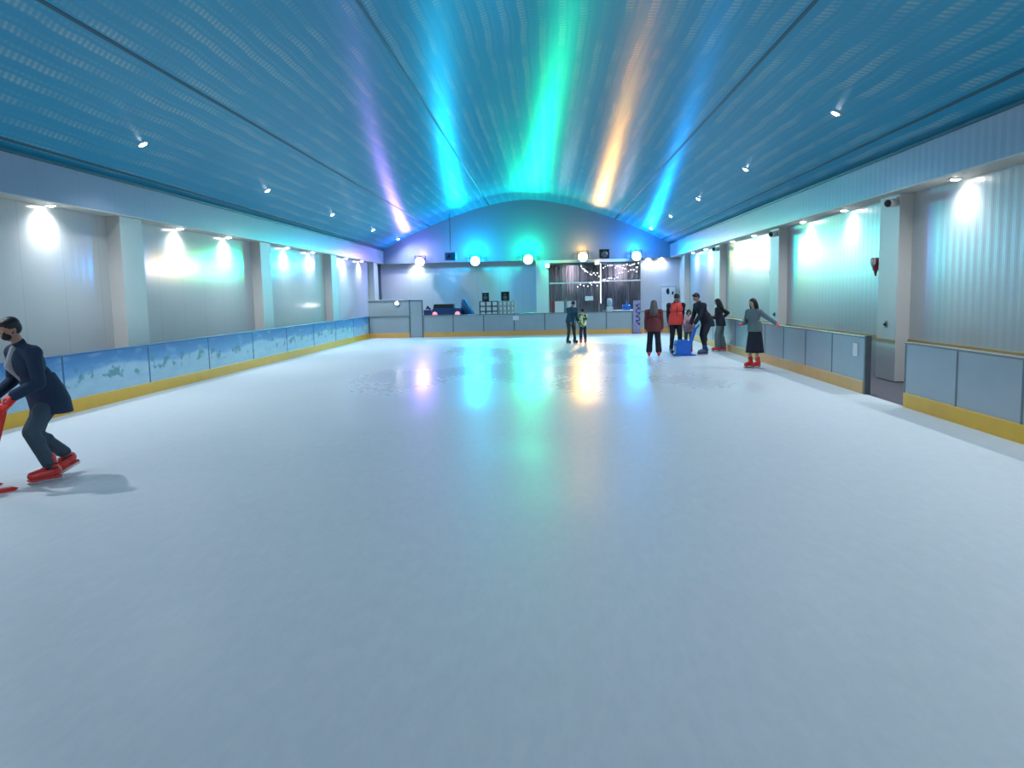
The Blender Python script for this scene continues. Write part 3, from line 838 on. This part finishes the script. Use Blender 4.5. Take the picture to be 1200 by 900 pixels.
        add_chain(bm, [hc-hf*hh*.22, hc-hf*hh*.28-hu*hh*.42], [hh*.36, hh*.26], 14)
        add_chain(bm, [hc+hf*hh*.24+hu*hh*.22+hl*hh*.18, hc+hf*hh*.24+hu*hh*.22-hl*hh*.18], [hh*.13, hh*.13], 10)
    elif hair == 'hood':
        add_chain(bm, [hc-hf*hh*.05+hu*hh*.1, hc-hf*hh*.18-hu*hh*.35, neck-sf*.03*k-sd*.05*k], [hh*.46, hh*.52, hh*.62], 16)
    else:
        add_ball(bm, hc+hu*hh*.38+hf*hh*.12, (hh*.24, hh*.26, hh*.13), HM, 14)
    remeshed('hair', bm, M[hair_mat], body, vx, 3)
    if mask:
        bm = bmesh.new()
        add_ball(bm, hc-hu*hh*.17+hf*hh*.21, (hh*.25, hh*.25, hh*.215), HM, 16)
        for s in (1, -1): add_caps(bm, hc-hu*hh*.12+hf*hh*.1+hl*s*hh*.26, hc-hu*hh*.02-hf*hh*.03+hl*s*hh*.345, hh*.03, hh*.025, 8)
        remeshed('face_mask', bm, M['mask'], body, vx*.8, 2)
    # ---- trousers / skirt
    g = .010*k
    if skirt:
        bm = bmesh.new(); seg = 40; rings = []
        zt, zb = pel.z+.04*k, skirt
        for i in range(9):
            t = i/8; z = zt+(zb-zt)*t
            rr = (.086*slim+.040*t**.8)*k
            ring = []
            for j in range(seg):
                a = 2*PI*j/seg; fo = 1+.06*t*math.sin(a*9)
                ring.append(bm.verts.new((pel.x+sd.x*(z-pel.z)*(1 if z > pel.z else 0)+math.cos(a)*rr*fo*.85, math.sin(a)*rr*fo*1.15, z)))
            rings.append(ring)
        for i in range(8):
            for j in range(seg):
                l = (j+1) % seg; bm.faces.new((rings[i][j], rings[i][l], rings[i+1][l], rings[i+1][j]))
        bm.faces.new(rings[0]); bm.faces.new(rings[-1][::-1])
        obj('skirt', bm, M[bottom], body, True)
    else:
        bm = bmesh.new()
        add_ball(bm, pel+sd*.01*k, (.066*k*slim+g, .090*k*slim+g, .075*k+g), TM, 16)
        for s in (1, -1): leg(bm, s, g, .90, wide*k)
        remeshed('trousers', bm, M[bottom], body, vx, 3)
    # ---- top
    g = .014*k
    bm = bmesh.new(); torso(bm, g)
    hd0 = (sd*.4+up*.6).normalized(); ra, rb = .082*k*slim+g, .104*k*slim+g
    ring = []
    for zc, q in ((pel-hd0*(.055+hem)*k, .99), (pel-hd0*.02*k, 1.01), (pel+sd*.05*k, .98), (mid+sd*.03*k, .90)):
        ring.append([bm.verts.new(zc+fwd*math.cos(2*PI*j/28)*ra*q+left*math.sin(2*PI*j/28)*rb*q) for j in range(28)])
    for i in range(3):
        for j in range(28):
            l = (j+1) % 28; bm.faces.new((ring[i][j], ring[i][l], ring[i+1][l], ring[i+1][j]))
    bm.faces.new(ring[0][::-1]); bm.faces.new(ring[-1])
    if sleeves and not vest:
        for s in (1, -1): arm(bm, s, g*.8, .93)
    add_caps(bm, neck-sd*.02*k, neck+nd*.018*k, .040*k, .038*k, 12)
    remeshed('vest' if vest else 'jacket', bm, M[top], body, vx, 4)
    if vest:
        bm = bmesh.new()
        for s in (1, -1): arm(bm, s, g*.7, .93); add_ball(bm, sh[s], .038*k+g*.9, None, 12)
        add_caps(bm, sh[1], sh[-1], .03*k, .03*k, 10)
        add_caps(bm, neck-sd*.03*k, neck+nd*.028*k, .040*k, .040*k, 12)
        remeshed('undershirt', bm, M[vest], body, vx, 3)
        bm = bmesh.new()
        n0 = pel+sf*(.066*k*slim+g+.004)+sd*.0; n1 = chest+sd*.07*k+sf*(.055*k+g+.006)
        add_chain(bm, [n0, chest+sf*(.068*k*slim+g+.001), n1], [.008]*3, 8)
        obj('zip', bm, M['black'], body, True)
    if shirt:
        bm = bmesh.new()
        add_chain(bm, [neck+nd*.0+sf*(.036*k), chest+sd*.03*k+sf*(.066*k*slim+g*.6), mid+sd*.03*k+sf*(.060*k*slim+g*.4)], [.024*k, .030*k, .018*k], 12)
        remeshed('shirt', bm, M[shirt], body, vx, 2)
    if gloves:
        for s in (1, -1):
            bm = bmesh.new()
            d = (hd[s]-el[s]).normalized(); pn = V(palms[0 if s == 1 else 1]) if palms else -up
            hand_geo(bm, hd[s], (d+(fwd*.3 if curl > .6 else V((0, 0, 0)))).normalized(), pn, hs, s, curl, .0035)
            add_caps(bm, hd[s]-d*.03*k, hd[s]+d*.01*k, .022*k, .020*k, 12)
            remeshed('glove', bm, M[gloves], body, min(vx, .008), 2)
    # ---- skates
    for i, s in enumerate((1, -1)):
        tl = foot_tilt[i]
        e = bpy.data.objects.new('ice_skate', None); C.objects.link(e); e.parent = body
        e.location = an[s]-up*(.05*k); e.rotation_euler = (0, tl, 0)
        bm = bmesh.new()
        L = .155*k; Wd = .032*k
        add_chain(bm, [(-.030*k, 0, .02*k), (.04*k, 0, .012*k), (.105*k, 0, .006*k)], [Wd*1.0, Wd*1.05, Wd*.8], 12)
        add_caps(bm, (-.018*k, 0, .02*k), (.0, 0, .088*k), Wd*1.08, Wd*1.12, 14)
        add_caps(bm, (.0, 0, .088*k), (.0, 0, .096*k), Wd*1.12, Wd*1.15, 14)
        remeshed('boot', bm, M[skate], e, vx*.8, 2)
        bm = bmesh.new(); add_box(bm, (-.055*k, -.022*k, -.024*k), (.125*k, .022*k, -.012*k), .004)
        add_box(bm, (-.045*k, -.008, -.05), (-.015*k, .008, -.02*k)); add_box(bm, (.075*k, -.008, -.05), (.105*k, .008, -.02*k))
        obj('sole', bm, M[skate], e)
        bm = bmesh.new(); zb = -LIFT; za = -.045
        add_prism(bm, [(-.060*k, za), (.125*k, za), (.135*k, za-.012), (.12*k, zb), (-.055*k, zb), (-.066*k, za-.012)], 'y', -.0025, .0025)
        obj('blade', bm, M['steel'], e)
        if k > 1.6 and skate == 'red_boot':
            bm = bmesh.new(); 
            for q in (.035, .062): add_box(bm, (-.03*k, -Wd*1.22, q*k), (.032*k, Wd*1.22, q*k+.012), .003)
            obj('buckle', bm, M['black'], e)
    return body

# skating aids
def skating_aid(loc, rz, mat, label, s=1.):
    e = thing('skating_aid', label, 'skating aid', loc, rz)
    e.scale = (s, s, s)
    # hull: x forward
    bm = bmesh.new()
    prof = [(-.20, .03), (.16, .03), (.20, .10), (.205, .30), (.19, .41), (.155, .45), (.115, .39), (.06, .46), (.005, .39), (-.05, .46), (-.105, .39), (-.15, .43), (-.20, .38)]
    add_prism(bm, prof, 'y', -.17, .17)
    bmesh.ops.bevel(bm, geom=bm.edges[:], offset=.02, segments=2, affect='EDGES')
    obj('hull', bm, mat, e)
    for sy in (-.16, .16):
        bm = bmesh.new()
        pts = [(-.36, .02), (-.32, .0), (.2, .0), (.26, .04), (.28, .07), (.25, .065), (.2, .035), (-.32, .035)]
        add_prism(bm, pts, 'y', sy-.03, sy+.03); obj('runner', bm, mat, e)
    bm = bmesh.new()
    add_chain(bm, [(-.16, 0, .20), (-.26, 0, .45), (-.36, 0, .74)], [.065, .055, .045], 12)
    remeshed('post', bm, mat, e, .012, 2)
    bm = bmesh.new()
    add_chain(bm, [(-.40, -.22, .85), (-.37, -.10, .77), (-.36, 0, .72), (-.37, .10, .77), (-.40, .22, .85)], [.024, .028, .036, .028, .024], 12)
    remeshed('handle', bm, mat, e, .010, 2)
    bm = bmesh.new()
    for sy in (-1, 1): add_ball(bm, (.20, sy*.07, .30), .022, None, 10)
    obj('eyes', bm, M['black'], e, True)
    return e

def head_to(v): return math.atan2(v[1], v[0])
# 1 man at the left edge pushing the red aid
make_person('man in navy jacket, jeans and black mask pushing a red skating aid at left edge', (-5.0, 7.65, 0), head_to((-.55, -.83)), 1.68, lean=.42,
            pelvis_z=.85, pelvis_fwd=-.03, head_pitch=.42, head_yaw=.12, hands=((.37, .20, .90), (.37, -.20, .88)), feet=((.05, .10, 0), (-.24, -.16, .04)),
            top='navy', bottom='jeans', mask=True, gloves='glove', shirt='shirt', voxel=.0065, curl=.95, hem=.05, foot_tilt=(0, .4), slim=1.16, wide=.008)
skating_aid((-5.0-.55*.77, 7.65-.83*.77, 0), head_to((-.55, -.83)), M['red_plastic'], 'red plastic skating aid pushed by the man at the left edge', 1.05)
# 2 stooping dark adult and 3 child
make_person('stooping person in dark teal jacket and dark trousers beside a small child', (.86, 27.9, 0), head_to((.5, -.86)), 1.42, lean=.3, pelvis_fwd=-.05, head_pitch=.7,
            hands=((.30, .10, .72), (.30, -.16, .66)), feet=((.05, .12, 0), (-.02, -.12, 0)), top='teal_cloth', bottom='olive_cloth', skate='dark_boot', hair='short', curl=.4)
make_person('small child in green and white printed top and dark shorts near the far barrier', (1.27, 27.7, 0), head_to((-.2, 1.)), 1.12, lean=.12, head_pitch=.2,
            hands=((.16, .14, .58), (.18, -.14, .6)), feet=((.0, .08, 0), (-.02, -.08, 0)), top='camo', bottom='navy', skate='red_boot', skin='pale_skin', hair='short', curl=.4, wide=.012)
# 4 woman in maroon
make_person('woman with long grey brown hair, maroon jacket and wide black trousers', (2.88, 21.5, 0), head_to((.15, 1.)), 1.42, lean=.03, head_pitch=.15,
            hands=((.08, .22, .66), (.05, -.22, .66)), feet=((.02, .13, 0), (-.02, -.13, 0)), top='maroon', bottom='black_cloth', skate='red_boot', skin='pale_skin', hair='hood', hair_mat='brown_hair', curl=.4, wide=.028, slim=1.18, hem=.03)
# 5 coral vest
make_person('man in bright coral vest over black sleeves looking down at the blue aid', (3.62, 22.5, 0), head_to((.05, -1.)), 1.60, lean=.08, head_pitch=.75,
            hands=((-.08, .17, .84), (-.08, -.17, .84)), feet=((.05, .11, 0), (.0, -.12, 0)), top='coral', bottom='black_cloth', skate='dark_boot', vest='black_cloth', curl=.3, slim=1.12)
# 6 child on the aid
make_person('small child in pink top between the blue skating aid and the stooping man', (4.02, 22.75, 0), head_to((-.1, -1.)), 1.14, lean=.16, head_pitch=.2,
            hands=((.24, .12, .66), (.24, -.12, .66)), feet=((-.0, .08, 0), (-.04, -.08, 0)), top='pink', bottom='grey_cloth', skate='red_boot', skin='pale_skin', hair='bob', curl=.9)
# 7 leaning man
make_person('man in black jacket and black trousers stooping over the blue skating aid', (4.36, 22.1, 0), head_to((-.95, -.35)), 1.68, lean=.50, pelvis_z=.93, pelvis_fwd=-.06, head_pitch=.5,
            hands=((.42, .10, .80), (.40, -.12, .78)), feet=((.10, .14, 0), (-.10, -.16, 0)), top='black_cloth', bottom='black_cloth', skate='blue_boot', curl=.9, hem=.04, slim=1.1)
skating_aid((3.70, 21.85, 0), head_to((-1., -.12)), M['blue_plastic'], 'blue plastic skating aid with raised handle among the group of skaters', .98)
# 8 girl by the barrier
make_person('girl in black top and loose grey trousers holding onto the right barrier', (5.0, 23.1, 0), head_to((-.85, .5)), 1.42, lean=.14, head_pitch=.35,
            hands=((.26, .10, .98), (.02, -.20, .96)), feet=((.05, .09, 0), (-.06, -.09, 0)), top='black_cloth', bottom='grey_cloth', skate='red_boot', skin='pale_skin', hair='long', gloves='glove', curl=.7, wide=.03)
# 9 woman with arms out
make_person('woman in grey knit and long black skirt with arms out to the barrier', (4.68, 18.1, 0), head_to((-.8, -.55)), 1.46, lean=.10, head_pitch=.35, head_yaw=.0,
            hands=((-.02, .60, .99), (.24, -.16, 1.0)), feet=((-.02, .07, 0), (.05, -.08, 0)), top='grey_cloth', bottom='black_cloth', skate='red_boot', skin='pale_skin', hair='long', gloves='glove', skirt=.34, curl=.35, slim=1.05, hem=-.045)

# ------------------------------------------------------------------ camera
f = 931.59
R = V((.9988849, .04227499, -.02101875)); U = V((.01615235, .11232702, .99354001)); F = V((-.04436287, .99277161, -.11151892))
cd = bpy.data.cameras.new('camera'); cam = bpy.data.objects.new('camera', cd); C.objects.link(cam)
cd.sensor_width = 36; cd.lens = f*36/1200; cd.clip_end = 200
cam.matrix_world = Matrix((( R.x, U.x, -F.x, 0), (R.y, U.y, -F.y, 0), (R.z, U.z, -F.z, 1.75), (0, 0, 0, 1)))
sc = bpy.context.scene; sc.camera = cam

w = bpy.data.worlds.new('world'); sc.world = w; w.use_nodes = True
w.node_tree.nodes['Background'].inputs[0].default_value = (.02, .03, .04, 1)
sc.view_settings.view_transform = 'Standard'; sc.view_settings.look = 'None'
sc.view_settings.gamma = 1; sc.view_settings.use_curve_mapping = False
sc.view_settings.exposure = 0.0
sc.cycles.use_denoising = True
sc.cycles.sample_clamp_indirect = 6
